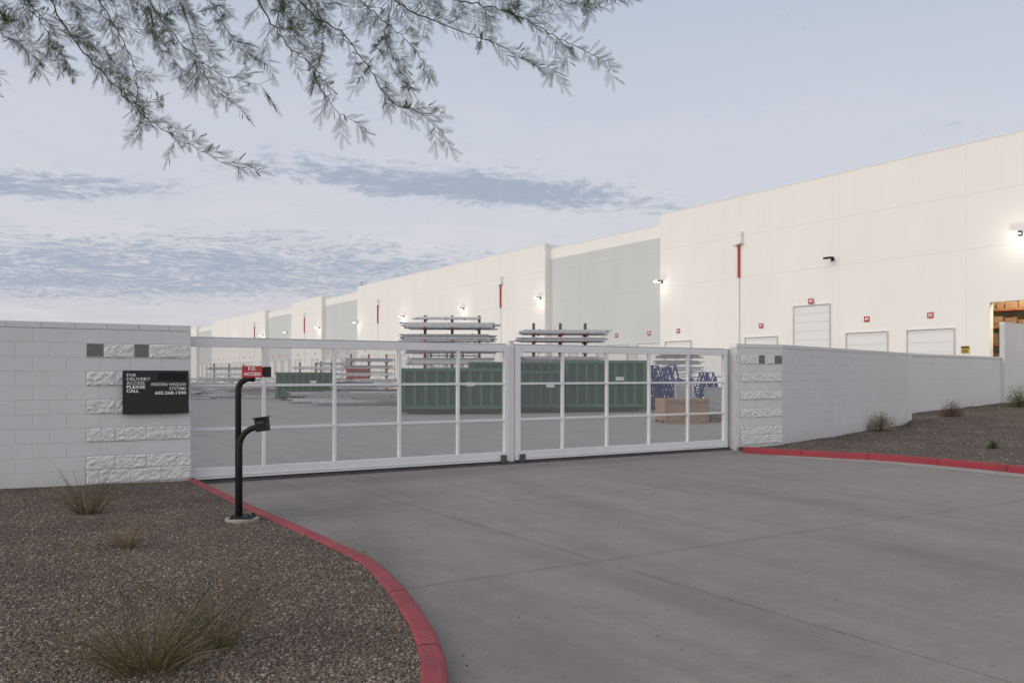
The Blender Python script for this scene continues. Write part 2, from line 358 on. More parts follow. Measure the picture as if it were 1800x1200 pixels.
# ---------------------------------------------------------------- block walls
CH=.192; Z0=-.08; BL=.40
def block_wall(x0,x1,top,loc,rz,label,bands=None,niches=(),zbase=Z0,th=.2,g=.004):
    ztop=top-.086; w=B()
    w.box(x0,x1,.004,th,zbase,ztop,1)
    nc=int(math.ceil((ztop-zbase)/CH)); rb=B(); nb=B()
    for k in range(nc):
        za=zbase+k*CH; zb=min(za+CH,ztop)
        if zb-za<.05: continue
        x=x1-(BL if k%2 else BL/2)
        cuts=[x1]
        while x>x0: cuts.append(x); x-=BL
        cuts.append(x0); cuts=cuts[::-1]
        if bands and (k in bands['rows']):
            lo,hi=bands['x']; cs=[c for c in cuts if c<lo-.08]+[lo]+([c for c in cuts if lo+.12<c<hi-.12])+[hi]+[c for c in cuts if c>hi+.08]
            if k==bands['rows'][-1]: cs=[c for c in cuts if c<lo-.08]+sorted(bands['top'])+[c for c in cuts if c>hi+.08]
            cuts=cs
        for i in range(len(cuts)-1):
            a,c=cuts[i],cuts[i+1]
            if c-a<.03: continue
            mid=(a+c)/2
            if any(k==r and l<mid<h for (r,l,h) in niches):
                nb.box(a+.004,c-.004,-.001,.003,za+.004,zb-.004,0)
                for (q0,q1,r0,r1) in ((a,a+.006,za,zb),(c-.006,c,za,zb),(a+.006,c-.006,za,za+.006),(a+.006,c-.006,zb-.006,zb)): nb.box(q0,q1,-.008,-.001,r0,r1,1)
                continue
            if bands and k in bands['rows'] and bands['x'][0]-.01<mid<bands['x'][1]+.01:
                nx=max(6,int((c-a)/.016)); nz=11; st=len(rb.v); NX,NZ=9,6; hb=[[random.gauss(0,1) for _ in range(NX+1)] for _ in range(NZ+1)]
                gg=.0012
                for iz in range(nz+1):
                    for ix in range(nx+1):
                        e=min(ix,nx-ix,iz,nz-iz); fx=ix/nx*(NX-.01); fz=iz/nz*(NZ-.01); i0=int(fx); j0=int(fz); tx=fx-i0; tz=fz-j0
                        h=(hb[j0][i0]*(1-tx)+hb[j0][i0+1]*tx)*(1-tz)+(hb[j0+1][i0]*(1-tx)+hb[j0+1][i0+1]*tx)*tz
                        y=-(.013+.007*h+.008*random.random()) if e else -(.006+.006*random.random())
                        y=min(y,-.001); jx=0 if e==0 else random.uniform(-.004,.004)
                        rb.v.append(Vector((a+gg+(c-a-gg*2)*ix/nx+jx,y,za+gg+(zb-za-gg*2)*iz/nz+jx)))
                for iz in range(nz):
                    for ix in range(nx):
                        q=st+iz*(nx+1)+ix; rb.f.append([q,q+1,q+nx+2,q+nx+1]); rb.m.append(0)
                continue
            d=random.uniform(-.001,.001); n=len(w.v)
            for (y,e) in ((.004,.001),(d,g)):
                for (X,Zz) in ((a+e,za+e),(c-e,za+e),(c-e,zb-e),(a+e,zb-e)): w.v.append(Vector((X,y,Zz)))
            for q in ((4,5,6,7),(0,1,5,4),(1,2,6,5),(2,3,7,6),(3,0,4,7)): w.f.append([n+i for i in q]); w.m.append(0)
    o=w.obj('block_wall',['paint','mortar'],loc=loc,rz=rz,label=label,category='wall')
    cb=B(); x=x0
    while x<x1-.01:
        e=min(x+BL,x1); cb.box(x+.002,e-.002,-.004,th+.004,ztop+.003,top); x=e
    cb.obj('cap','paint',parent=o,bevel=.004)
    if rb.v: rb.obj('split_face_blocks','rough',parent=o)
    if nb.v: nb.obj('niche',['niche','paint'],parent=o)
    return o
rows=[1,2,4,6,8,10]
block_wall(-14,2.70,2.31,P(0,13.05),TH,'white painted block wall with rough split-face bands beside the gate',
  {'rows':rows,'x':(1.34,2.70),'top':[1.34,1.56,1.94,2.14,2.70]},[(10,1.34,1.56),(10,1.94,2.14)],g=.005)
block_wall(13.83,15.25,2.27,P(0,13.12),TH,'white block pier with rough split-face bands at gate end',
  {'rows':rows,'x':(13.95,15.25),'top':[13.95,14.5,14.7,15.0,15.25]},[(10,14.5,14.7),(10,15.0,15.25)])
def wall2p(p,q,top,label,zbase=Z0):
    d=Vector((q[0]-p[0],q[1]-p[1])); return block_wall(0,d.length,top,(p[0],p[1],0),math.atan2(d.y,d.x),label,zbase=zbase,g=.003),d.length
e=P(15.25,13.12)
o1,L1=wall2p((e.x,e.y),(12.15,26.55),2.275,'plain white painted block wing wall rising from gravel')
b=B(); b.box(L1+.002,L1+.20,-.03,.23,-.08,2.27); b.obj('added_shadow_edge','paint',parent=o1,bevel=.006)  # added thickening that gives the wall end a shadow edge
wall2p((11.6,28.1),(20.25,35.85),2.35,'plain white painted block wall behind the gravel slope')
wall2p((20.25,35.65),(34,48.2),3.78,'tall white painted block screen wall by the warehouse')
# ---------------------------------------------------------------- delivery sign
def s_at(px,bb):
    u=(px-900)/F; Y=bb/(C-S_*u); return Y*(u*C+S_), Y
sa,Ya=s_at(215,13.0); sb,Yb=s_at(331,13.0); sw=(sb-sa)/2; smid=(sa+sb)/2; SW=sw*2
zt=1.6+8*12.2/F; zb=1.6-68*12.2/F; zm=(zt+zb)/2; zh=(zt-zb)/2; SH=zh*2
sg=B(); sg.box(-sw,sw,-.012,.0,-zh,zh)
sign=sg.obj('delivery_sign','signblack',loc=P(smid,12.985,zm),rz=TH,bevel=.002,label='black metal sign with white delivery call lettering on block wall',category='sign')
lx=-sw+.055*SW
for t,bo,fz,wd in (('FOR',.0004,.11,.14),('DELIVERY',.0004,.20,.35),('ACCESS',.0004,.29,.27),('PLEASE',.0020,.38,.275),('CALL',.0020,.47,.185)):
    text(t,.060,sign,lx,zh-fz*SH,y=-.014,bold=bo,width=wd*SW)
for t,bo,fz,wd in (('WESTERN WINDOW',.0004,.325,.545),('SYSTEMS',.0004,.42,.26),('602.268.1300',.0016,.52,.48)):
    text(t,.058,sign,sw-.04*SW,zh-fz*SH,y=-.014,al='RIGHT',bold=bo,width=wd*SW)
lb=B(); lb.box(sw-.48*SW,sw-.04*SW,-.0145,-.0125,zh-.225*SH,zh-.055*SH); lb.obj('dark_patch','logoblack',parent=sign)
bk=B(); bk.box(-.3,.3,0,.06,-.2,.2); bk.obj('mounting_bracket','track',parent=sign)
# ---------------------------------------------------------------- gate
def gate_leaf(s0,s1,cols,label,wheel):
    e=empty('sliding_gate',P(s0,13.3),TH,label=label,category='gate'); L=s1-s0
    b=B(); fw=.10
    b.box(0,fw,-.03,.05,.06,2.14); b.box(L-fw,L,-.03,.05,.06,2.14)
    b.box(fw,L-fw,-.03,.05,2.02,2.14); b.box(fw,L-fw,-.035,.055,.06,.22)
    b.box(fw,L-fw,-.045,-.035,.10,.115); b.box(fw,L-fw,-.018,.03,1.425,1.465); b.box(fw,L-fw,-.018,.03,.775,.815)
    for c in cols: b.box(c-s0-.024,c-s0+.024,-.028,.04,.22,2.02)
    b.obj('frame','gate',parent=e,bevel=.004)
    p=B(); cs=[fw]+[c-s0 for c in cols]+[L-fw]
    for i in range(len(cs)-1):
        a=cs[i]+(.024 if i else 0); d=cs[i+1]-(.024 if i<len(cs)-2 else 0)
        for (z0,z1) in ((.22,.775),(.815,1.425),(1.465,2.02)): p.face([(a,.007,z0),(d,.007,z0),(d,.007,z1),(a,.007,z1)])
    p.obj('screen_panel','screen',parent=e)
    for w in wheel:
        r=B(); cx=w; r.tube([(cx,-.055,.055),(cx,-.02,.055)],.055,14); r.box(cx-.06,cx+.06,-.07,-.056,.04,.17); r.obj('roller','track',parent=e)
gate_leaf(2.55,8.24,[3.825,4.958,6.09,7.2],'white metal gate leaf with grey mesh panels beside sign wall',[5.55])
gate_leaf(8.38,13.72,[9.43,10.48,11.55,12.6],'white metal gate leaf with grey mesh panels beside block pier',[.12])
b=B(); b.box(2.5,13.8,.10,.19,2.09,2.17); b.box(2.5,13.8,.115,.175,2.06,2.09); b.box(3,13.8,.25,.30,2.13,2.17); b.obj('gate_guide_beam','alu',loc=P(0,13.3),rz=TH,bevel=.004,label='grey aluminium guide beam along the gate top',category='gate beam')
b=B(); b.box(2.3,14.0,-.06,.06,.003,.02); b.box(2.3,14.0,-.01,.01,.02,.04); b.box(2.3,14.0,.02,.12,.02,.06); b.obj('gate_track','track',loc=P(0,13.3),rz=TH,label='dark steel ground track under the sliding gate',category='gate track')
def gpost(s,w,h,lab,mk,bb=13.42):
    b=B(); b.box(-w/2,w/2,-w/2,w/2,0,h); b.box(-w/2-.01,w/2+.01,-w/2-.01,w/2+.01,h+.001,h+.02); b.box(-w/2-.05,w/2+.05,-w/2-.05,w/2+.05,.004,.02)
    b.obj('gate_post',mk,loc=P(s,bb),rz=TH,bevel=.004,label=lab,category='gate post')
gpost(8.31,.10,2.2,'white square post where gate leaves meet','gate',13.36)
gpost(13.80,.07,2.14,'grey square post at the gate end','alu',13.36)
# ---------------------------------------------------------------- access post
ap=empty('access_post',(-2.80,9.0,.122),0,label='black gooseneck intercom post with red fire access sign',category='intercom post')
x0=-.04
def arc(cx,cz,R,n=12): return [(cx-R*math.cos(a),0,cz+R*math.sin(a)) for a in [math.pi/2*i/n for i in range(n+1)]]
b=B(); b.tube([(x0,0,.0),(x0,0,1.28)]+arc(x0+.12,1.32,.12)+[(x0+.17,0,1.44)],.031,14); b.obj('tall_pole','black',parent=ap,smooth=True)
b=B(); b.tube([(x0+.024,-.035,.0),(x0+.024,-.035,.66)]+[(x,-.035,z) for x,_,z in arc(x0+.024+.20,.74,.20)]+[(x0+.28,-.035,.94)],.030,14); b.obj('short_pole','black',parent=ap,smooth=True)
b=B(); b.box(-.10,.12,-.11,.11,.001,.022)
for sx_ in (-.075,.095):
    for sy in (-.085,.085): b.tube([(sx_,sy,.02),(sx_,sy,.045)],.011,6)
b.obj('base_plate','black',parent=ap,bevel=.003)
b=B(); b.box(.05,.235,-.02,.06,1.46,1.56); b.box(.235,.285,-.03,.07,1.455,1.565); b.obj('head_box','black',parent=ap,bevel=.005)
b=B(); b.box(.008,.225,-.036,-.0315,1.452,1.572); fs=b.obj('fire_access_plate','red',parent=ap,bevel=.003)
text('F.D.',.050,fs,.117,1.543,y=-.039,al='CENTER',bold=.0008,width=.080); text('ACCESS',.046,fs,.117,1.488,y=-.039,al='CENTER',bold=.0008,width=.175)
b=B(); Mx=Matrix.Rotation(-.12,4,'Y')
b.box(.165,.28,-.09,.05,.90,1.035,0,Mx@Matrix.Translation((-.09,0,.0))) ; b.box(.16,.305,-.11,.06,1.035,1.047,0,Mx@Matrix.Translation((-.10,0,0)))
b.box(.178,.267,-.094,-.0905,.91,1.02,1,Mx@Matrix.Translation((-.09,0,0)))
b.box(.19,.255,-.097,-.0945,.985,1.0,2,Mx@Matrix.Translation((-.09,0,0)))
hb=b.obj('keypad_box',['black','black','track'],parent=ap,bevel=.004); hb.location=(.20,0,-.01)
b=B(); b.tube([(0,0,-.1),(0,0,.088)],[.175,.17],20); pd=b.obj('concrete_pad','pad',loc=(-2.80,9.0,.035),bevel=.006,label='round concrete footing under the access post',category='footing')
# ---------------------------------------------------------------- warehouse
SF=43.2
wh=empty('warehouse',P(SF,10),TH,label='long white tilt-up warehouse with stepped parapet and grey bays',category='warehouse')
def wpart(b,name,mk,**k): return b.obj(name,mk,parent=wh,loc=(-SF,-10,0),**k)
A=B(); A.box(SF,SF+.3,24.1,48.5,0,13.4); A.box(SF,SF+.3,-12,20.0,0,13.4); A.box(SF,SF+.3,20.0,24.1,5.23,13.4)
A.box(SF+.3,SF+38,-12,-11.7,0,13.4); A.box(SF+37.7,SF+38,-11.7,48.5,0,13.4); A.box(SF+.3,SF+37.7,-11.7,48.5,12.5,12.8)
wpart(A,'wall','skin')
def seg(b0,b1,s0,h): A=B(); A.box(s0,SF+38,b0,b1,0,h); wpart(A,'wall','skin')
bays=[(48.5,63.6,12.8),(107.5,121.2,12.6),(135.1,149.5,12.4),(188.5,203,12.2)]
segs=[(63.6,107.5,13.2),(121.2,135.1,13.0),(149.5,188.5,12.75),(203,300,12.5)]
for a,c,h in segs: seg(a,c,SF,h)
for a,c,h in bays:
    seg(a,c,SF+.6,h)
    g=B(); g.box(SF+.59,SF+.597,a+.02,c-.02,.05,h-.93); wpart(g,'grey_band','skingrey')
cp=B()
for a,c,h in segs+[(-12,48.5,13.4)]: cp.box(SF-.02,SF+.32,a,c,h+.002,h+.05)
for a,c,h in bays: cp.box(SF+.58,SF+.92,a+.001,c-.001,h+.002,h+.05)
wpart(cp,'parapet_coping','coping')
for bb in (40.7,71.1,100.6,128.6,155.9):
    d=B(); d.tube([(SF-.10,bb,8.05),(SF-.10,bb,10.2)],.08,10); wpart(d,'downspout','pipered')
    d=B(); d.tube([(SF-.07,bb,3.0),(SF-.07,bb,8.03)],.035,8); d.box(SF-.28,SF,bb-.34,bb-.02,10.25,11.05); d.box(SF-.24,SF,bb-.1,bb+.4,10.2,10.33); wpart(d,'rain_hopper','skin')
docks=[(27.25,4.0,50),(31.1,4.0,49),(34.9,5.8,48),(38.85,4.02,47),(46.55,4.02,46),(50.4,4.0,45),(54.3,4.0,44)]
n=43; bb=58.2
while bb<205:
    if not any(abs(bb-q)<1.7 for q in (71.1,100.6,128.6,155.9)): docks.append((bb,4.0,n)); n-=1
    bb+=3.87
FR=TH-math.pi/2
for k,(bb,h,n) in enumerate(docks):
    sf=SF+.585 if any(a-.5<bb<c+.5 for a,c,_ in bays) else SF
    z0=0.02 if h>5 else 1.2
    d=B(); x=z0; d.box(sf-.012,sf-.002,bb-1.3,bb+1.3,z0,h,1)
    while x<h-.05: d.box(sf-.030,sf-.013,bb-1.3,bb+1.3,x+.010,min(x+.522,h-.02),0); x+=.53
    wpart(d,'dock_door',['door','doorframe'])
    fr=B(); fr.box(sf-.10,sf-.001,bb-1.36,bb-1.302,z0,h+.06); fr.box(sf-.10,sf-.001,bb+1.302,bb+1.36,z0,h+.06); fr.box(sf-.10,sf-.001,bb-1.302,bb+1.302,h+.002,h+.06)
    if z0>1: fr.box(sf-.30,sf-.001,bb-.9,bb-.5,.85,1.18); fr.box(sf-.30,sf-.001,bb+.5,bb+.9,.85,1.18)
    wpart(fr,'door_frame','doorframe')
    if n<12: continue
    zz=h+.26 if h>5 else 4.77
    t=B(); t.box(-.175,.175,-.02,0,-.155,.155); so=t.obj('dock_number_sign','red',loc=P(sf-.11 if h>5 else sf-.01,bb,zz),rz=FR,label='small red dock number plate above a dock door',category='sign',group='dock number signs along the warehouse')
    text(str(n),.25,so,0,0,y=-.024,al='CENTER',bold=.003)
t=B(); t.box(-.175,.175,-.02,0,-.155,.155); so=t.obj('dock_number_sign','red',loc=P(SF-.01,22.1,5.55),rz=FR,label='small red dock number plate above a dock door',category='sign',group='dock number signs along the warehouse'); text('51',.25,so,0,0,y=-.024,al='CENTER',bold=.003)
t=B(); t.box(-.22,.22,-.02,0,-.19,.19,0); t.box(-.20,.20,-.024,-.0205,.06,.17,1)
for i in range(3): t.box(-.16,.16,-.023,-.0205,-.02-.06*i,.008-.06*i,1)
ys=t.obj('caution_sign',['yellow','black'],loc=P(SF-.01,25.35,2.9),rz=FR,label='small yellow caution sign on the warehouse wall',category='sign')
text('CAUTION',.072,ys,0,.115,y=-.027,matk='yellow',al='CENTER')
def wall_lamp(bb,z=8.45,lit=True,pw=55,sf=SF):
    b=B(); b.box(-.10,.10,-.05,0,-.12,.12); b.tube([(0,-.04,0),(0,-.3,.08)],.03,8); b.box(-.2,.2,-.62,-.28,.02,.14,0,Matrix.Rotation(.12,4,'X'))
    o=b.obj('wall_lamp','black' if not lit else 'steel',loc=P(sf,bb,z),rz=FR,bevel=.01,label=('lit' if lit else 'unlit dark')+' floodlight fixture on the warehouse wall',category='lamp',group='floodlights along the warehouse')
    if lit:
        l=B(); l.box(-.17,.17,-.60,-.30,.0,.018,0,Matrix.Rotation(.12,4,'X')); l.box(-.17,.17,-.645,-.622,.03,.13,0,Matrix.Rotation(.12,4,'X')); l.obj('lens','lens',parent=o)
        ld=bpy.data.lights.new('lamp_light','POINT'); ld.energy=pw; ld.color=(1,.88,.70); ld.shadow_soft_size=.05
        lo=bpy.data.objects.new('lamp_light',ld); col.objects.link(lo); lo.parent=o; lo.location=(0,-1.0,-.22)
wall_lamp(22.6,pw=26); wall_lamp(33.4,lit=False)
for bb in (48.3,64.3,78.5,93,107.2,122,137,150.5,170): wall_lamp(bb,pw=20)
lt=B()
for bb in (16,22,28): lt.box(SF+5,SF+5.3,bb-1,bb+1,7.5,7.6)
wpart(lt,'ceiling_lamp','bulb')
for bb in (17,23):
    ld=bpy.data.lights.new('bay_light','POINT'); ld.energy=750; ld.color=(1,.78,.50); ld.shadow_soft_size=.4
    lo=bpy.data.objects.new('bay_light',ld); col.objects.link(lo); lo.parent=wh; lo.location=(1.5,bb-10,7.0)
fl=B(); fl.face([(SF+.1,-11.7,.006),(SF+37.7,-11.7,.006),(SF+37.7,48.4,.006),(SF+.1,48.4,.006)]); wpart(fl,'floor_slab','pad')
rk=empty('storage_rack',P(SF+1.9,22),TH,label='orange steel storage rack stacked with cardboard boxes inside the bay',category='rack')
b=B()
for y in (-6,-3.4,-.8,1.0,3.6,6):
    for x in (0,1.1): b.box(x,x+.07,y-.035,y+.035,0,7)
for z in (1.3,2.2,3.1,4.0,4.9,5.8):
    b.box(0,.05,-6,6,z,z+.05); b.box(1.1,1.15,-6,6,z,z+.05)
b.obj('rack_frame','orange',parent=rk)
for lev in (.02,1.36,2.26,3.16,4.06,4.96):
    y=-5.8
    while y<5.6:
        w=random.uniform(.3,.7); h=random.uniform(.35,.78)
        if y+w>5.8: break
        c=B(); c.box(0,1.0,0,w,.0,.08,1); c.box(.03,.97,.02,w-.02,.082,h); c.box(.028,.972,w/2-.03,w/2+.03,h+.001,h+.004,1)
        c.obj('cardboard_box',['card','wood'],loc=P(SF+1.9+random.uniform(0,.12),22+y,lev),rz=TH,label='brown cardboard box on a pallet in the storage rack',category='box',group='boxes in the storage rack'); y+=w+.05
b=B(); b.tube([(0,0,0),(0,0,1.7)],.04,6); b.tube([(-.4,0,1.3),(.4,0,1.3)],.03,6); b.obj('roof_antenna','steel',loc=P(SF+2,111,12.6),label='thin roof antenna on the warehouse parapet',category='antenna')
# ---------------------------------------------------------------- yard things
def dumpster(x,y,L,Wd,h,rz,mk):
    b=B(); z0=.22
    e=empty('dumpster',(x,y,0),rz,label='large green ribbed steel roll-off dumpster in the yard',category='dumpster',group='green dumpsters in the yard')
    b.box(0,L,0,.06,z0,h,0); b.box(0,L,Wd-.06,Wd,z0,h); b.box(0,.06,.061,Wd-.061,z0,h); b.box(L-.06,L,.061,Wd-.061,z0,h); b.box(.07,L-.07,.07,Wd-.07,z0,z0+.08)
    b.obj('body','greenrecess',parent=e)
    q=B(); n=int(L/.42)
    for i in range(n+1):
        xx=i*(L-.13)/n; q.box(xx,xx+.13,-.13,-.001,z0,h-.12); q.box(xx,xx+.13,Wd+.001,Wd+.13,z0,h-.12)
    m_=max(3,int(Wd/.5))
    for j in range(m_+1):
        yy=j*(Wd-.1)/m_; q.box(-.08,-.001,yy,yy+.1,z0,h-.12); q.box(L+.001,L+.08,yy,yy+.1,z0,h-.12)
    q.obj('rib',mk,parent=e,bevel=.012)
    r=B(); r.box(-.1,L+.1,-.15,.05,h-.11,h+.03); r.box(-.1,L+.1,Wd-.05,Wd+.15,h-.11,h+.03); r.box(-.1,.05,.051,Wd-.051,h-.11,h+.03); r.box(L-.05,L+.1,.051,Wd-.051,h-.11,h+.03); r.box(-.1,L+.1,-.145,-.131,z0,z0+.14)
    r.obj('top_rim',mk,parent=e,bevel=.012)
    # small white stencil plate on the long side
    s=B(); s.box(L*.62,L*.62+.35,-.139,-.131,h*.62,h*.62+.16); s.obj('stencil_plate','barw',parent=e)
    s=B(); s.box(-.2,L+.1,.4,.55,.08,z0-.002); s.box(-.2,L+.1,Wd-.55,Wd-.4,.08,z0-.002)
    for xx in (.3,L-.3):
        for yy in (.47,Wd-.47): s.tube([(xx,yy-.1,.11),(xx,yy+.1,.11)],.10,10)
    s.obj('skid','track',parent=e)
dumpster(-4.45,35.2,4.15,2.3,1.85,.10,'green')
dumpster(.35,36.6,1.75,5.2,1.75,.03,'green2')
dumpster(2.3,37.3,3.5,2.4,2.2,.10,'green')
dumpster(-14.9,55,3.4,2.3,1.75,.1,'green2')
dumpster(-1.9,41.5,4.2,2.3,2.2,.1,'green2')
random.seed(11)
def bundle(x,y,z,L,w,h,rz,mk,grp='bundles of metal extrusions in the yard'):
    b=B(); r=.055; ny=max(2,int(w/r/1.3)); nz=max(1,int(h/r/1.05))
    for j in range(nz):
        lo=random.uniform(-.2,.2); lc=random.uniform(0,.25); mm=1 if random.random()<.35 else 0
        for i in range(ny):
            if j==nz-1 and random.random()<.35: continue
            o=lo+random.uniform(-.10,.10); yy=-w/2+i*w/ny; zz=j*r*1.1+.03
            b.box(-L/2+o+lc,L/2+o-lc*random.random(),yy,yy+r*random.uniform(.7,1.1),zz,zz+r*.85,mm if random.random()<.8 else 1-mm)
    for xx in (-L*.28,0,L*.28):
        b.box(xx-.03,xx+.03,-w/2-.03,w/2+.03,0,.028,2); b.box(xx-.02,xx+.02,-w/2-.012,w/2+.012,nz*r*1.1+.032,nz*r*1.1+.04,2)
    alt={'barw':'bard','bard':'barw','barb':'bard'}[mk]
    lab={'barw':'silver','bard':'grey','barb':'bronze'}[mk]
    b.obj('extrusion_bundle',[mk,alt,'wood'],loc=(x,y,z),rz=rz,label='strapped bundle of long '+lab+' metal extrusions',category='metal bundle',group=grp)
def cant_rack(x,y,h,xs,levels,rz,mk='steel',am='rackred',L=1.0,t=.05):
    e=empty('cantilever_rack',(x,y,0),rz,label='steel cantilever rack with slim arms holding extrusion bundles',category='rack',group='cantilever racks in the yard')
    b=B()
    for q in xs: b.box(q-t,q+t,-.10,.10,.0,h); b.box(q-.09,q+.09,-L,L,.0,.16); b.box(q-t-.02,q+t+.02,.102,.115,.0,h); b.box(q-t-.02,q+t+.02,-.115,-.102,.0,h)
    for z in (.6,h*.55):
        b.box(xs[0]+.09,xs[-1]-.09,-.03,.03,z,z+.06)
    for i in range(len(xs)-1): b.tube([(xs[i]+.08,0,.7),(xs[i+1]-.08,0,h*.55)],.02,6); b.tube([(xs[i]+.08,0,h*.55),(xs[i+1]-.08,0,.7)],.02,6)
    b.obj('upright',mk,parent=e)
    a=B()
    for q in xs:
        for z in levels:
            for sg_ in (-1,1): a.box(q-.03,q+.03,min(.117*sg_,L*sg_),max(.117*sg_,L*sg_),z-.06,z); a.box(q-.03,q+.03,min(L*sg_,(L+.05)*sg_),max(L*sg_,(L+.05)*sg_),z-.06,z+.10)
    a.obj('arm',am,parent=e)
    return e
lv=[1.5,2.1,2.7,3.3,3.95]
cant_rack(-3.1,45,4.68,[-1.4,0,1.4],lv,.06)
for z,hs in ((1.5,.35),(2.1,.35),(2.7,.32),(3.3,.34),(3.95,.36)):
    for sy in (-.6,.5):
        bundle(-3.15+random.uniform(-.2,.2),45+sy,z+.002,random.uniform(4.4,5.0),.72,hs*random.uniform(.85,1.15),.06+random.uniform(-.01,.01),'barw' if z>3 else random.choice(['barw','bard']))
bundle(-3.4,44.45,4.42,3.4,.6,.12,.06,'barw')
cant_rack(2.62,47,4.4,[-1.45,0,1.35],[1.6,2.2,2.8,3.35,3.75],.04,am='rackred')
for z,hs in ((1.6,.35),(2.2,.35),(2.8,.25),(3.35,.24),(3.75,.24)):
    for sy in (-.6,.5):
        bundle(2.7+random.uniform(-.2,.2),47+sy,z+.002,random.uniform(4.2,4.8),.72,hs,.04+random.uniform(-.01,.01),random.choice(['bard','barw','barw']) if z>3 else 'bard')
for (x,y,n) in ((-9.7,53,3),(-7.6,50,2),(-10.8,50,2),(-17.5,60,3),(-9.0,57,4),(-21,66,3),(-24,70,4),(-19.5,72,3),(-12.5,66,3),(-6.5,60,4),(4.8,44,3),(-27,75,4),(-22.5,58,2),(-8.2,46,2),(9.4,50,8),(-15.5,70,4),(-19.5,62,4),(-25.5,66,3)):
    for k in range(n):
        bundle(x+random.uniform(-.4,.4),y,.02+k*.36,random.uniform(2.6,4.8) if x<0 else 2.6,1.0,.26,random.uniform(-.05,.3),random.choice(['barw','bard','bard','barb']))
for (x,y,h,cc) in ((-12.2,74,3.4,'orange'),(-19,84,2.8,'steel'),(-6,80,3.6,'steel'),(-30,92,2.8,'steel'),(-20.5,100,3.2,'steel')):
    cant_rack(x,y,h,[-1.5,0,1.5],[.9,1.5,2.1,2.7],.3,cc,cc,.9)
    for z in (.9,1.5,2.1,2.7):
        if z<h-.3: bundle(x,y-.5,z+.002,4.2,.7,.3,.3,random.choice(['barw','bard','bard']))
b=B(); b.box(0,2.2,0,2.4,.1,2.6)
for i in range(8): b.box(.05+i*.27,.15+i*.27,-.04,-.001,.2,2.5)
for x in (.0,2.1): b.box(x,x+.1,-.06,-.041,.0,2.65)
b.obj('storage_container','rackred',loc=(-17.6,92,0),rz=.1,bevel=.01,label='small red corrugated storage container in the yard',category='container')
for i,(x,y) in enumerate(((-12.0,58),(-11.1,58.4),(-10.2,58.1))):
    b=B(); b.box(0,.8,0,.04,.15,1.1); b.box(0,.8,.96,1,.15,1.1); b.box(0,.04,.041,.959,.15,1.1); b.box(.76,.8,.041,.959,.15,1.1); b.box(.041,.759,.041,.959,.15,.2); b.box(-.03,.83,-.03,1.03,1.101,1.15); b.box(.1,.2,0,1,0,.149); b.box(.6,.7,0,1,0,.149)
    b.obj('storage_bin','blue',loc=(x,y,0),label='blue lidded storage bin on short skids',category='bin',group='blue bins in the yard')
bf=B()
for x in (-.45,.45):
    bf.tube([(x,-.5,.1),(x,0,1.9)],.04,6); bf.tube([(x,.5,.1),(x,0,1.9)],.04,6); bf.tube([(x,-.33,.75),(x,.33,.75)],.03,6); bf.tube([(x,-.55,.1),(x,.55,.1)],.04,6); bf.tube([(x,-.2,1.2),(x,.2,1.2)],.03,6)
for q in ((-.5,.1),(.5,.1),(0,1.9),(-.25,1.05),(.25,1.05)): bf.tube([(-.45,q[0],q[1]),(.45,q[0],q[1])],.03,6)
bf.tube([(-.45,-.5,.1),(.45,-.25,1.05)],.025,6)
o=bf.obj('glass_a_frame','blue',loc=(6.4,39.5,0),rz=1.1,label='blue tubular steel glass transport frame',category='a-frame rack',group='blue frames in the yard')
for i in range(1,18): c=o.copy(); col.objects.link(c); c.location=(6.4+(i%9)*.42+random.uniform(-.12,.12),39.5+(i//9)*1.7+(i%9)*.13,0); s_=random.uniform(.72,1.1); c.scale=(s_,s_,s_); c.rotation_euler=(0,0,random.uniform(.2,2.0))
for i,(x,y,w_,h_,mk) in enumerate(((7.3,38.6,.9,1.2,'barw'),(8.7,39.0,1.1,1.05,'bard'),(9.6,39.3,.7,1.4,'barw'))):
    b=B(); R_=Matrix.Rotation(-.16,4,'X')
    b.box(0,.05,0,.05,0,h_,0,R_); b.box(w_-.05,w_,0,.05,0,h_,0,R_); b.box(.051,w_-.051,0,.05,0,.05,0,R_); b.box(.051,w_-.051,0,.05,h_-.05,h_,0,R_); b.box(.051,w_-.051,.02,.03,.051,h_-.051,1,R_)
    b.obj('window_frame',[mk,'bard'],loc=(x,y,.02),rz=.2,label='grey metal window frame leaning by blue racks',category='window frame',group='window frames in the yard')
b=B(); L,Wd,H=1.5,1.2,.82
for i in range(3): b.box(0,L,i*(Wd-.1)/2,i*(Wd-.1)/2+.1,0,.1,1)
b.box(.02,L-.02,.02,Wd-.02,.102,H,0)
for x in (.0,L-.09,L/2-.045): b.box(x,x+.09,-.012,.018,.102,H+.02,1)
b.box(0,L,-.014,-.0125,H-.1,H,1)
b.obj('wooden_crate',['card','wood'],loc=(5.0,28.4,0),rz=.12,bevel=.004,label='brown cardboard and wood crate on the yard pavement',category='crate')
b=B()
for k in range(2):
    for y in (0,.5,1.0): b.box(0,1.2,y,y+.1,k*.15,k*.15+.09)
    for i in range(7): b.box(i*.18,i*.18+.12,0,1.1,k*.15+.092,k*.15+.112)
b.obj('pallet_stack','wood',loc=(6.75,29.4,0),rz=.2,label='low stack of wooden pallets beside the crate',category='pallets')
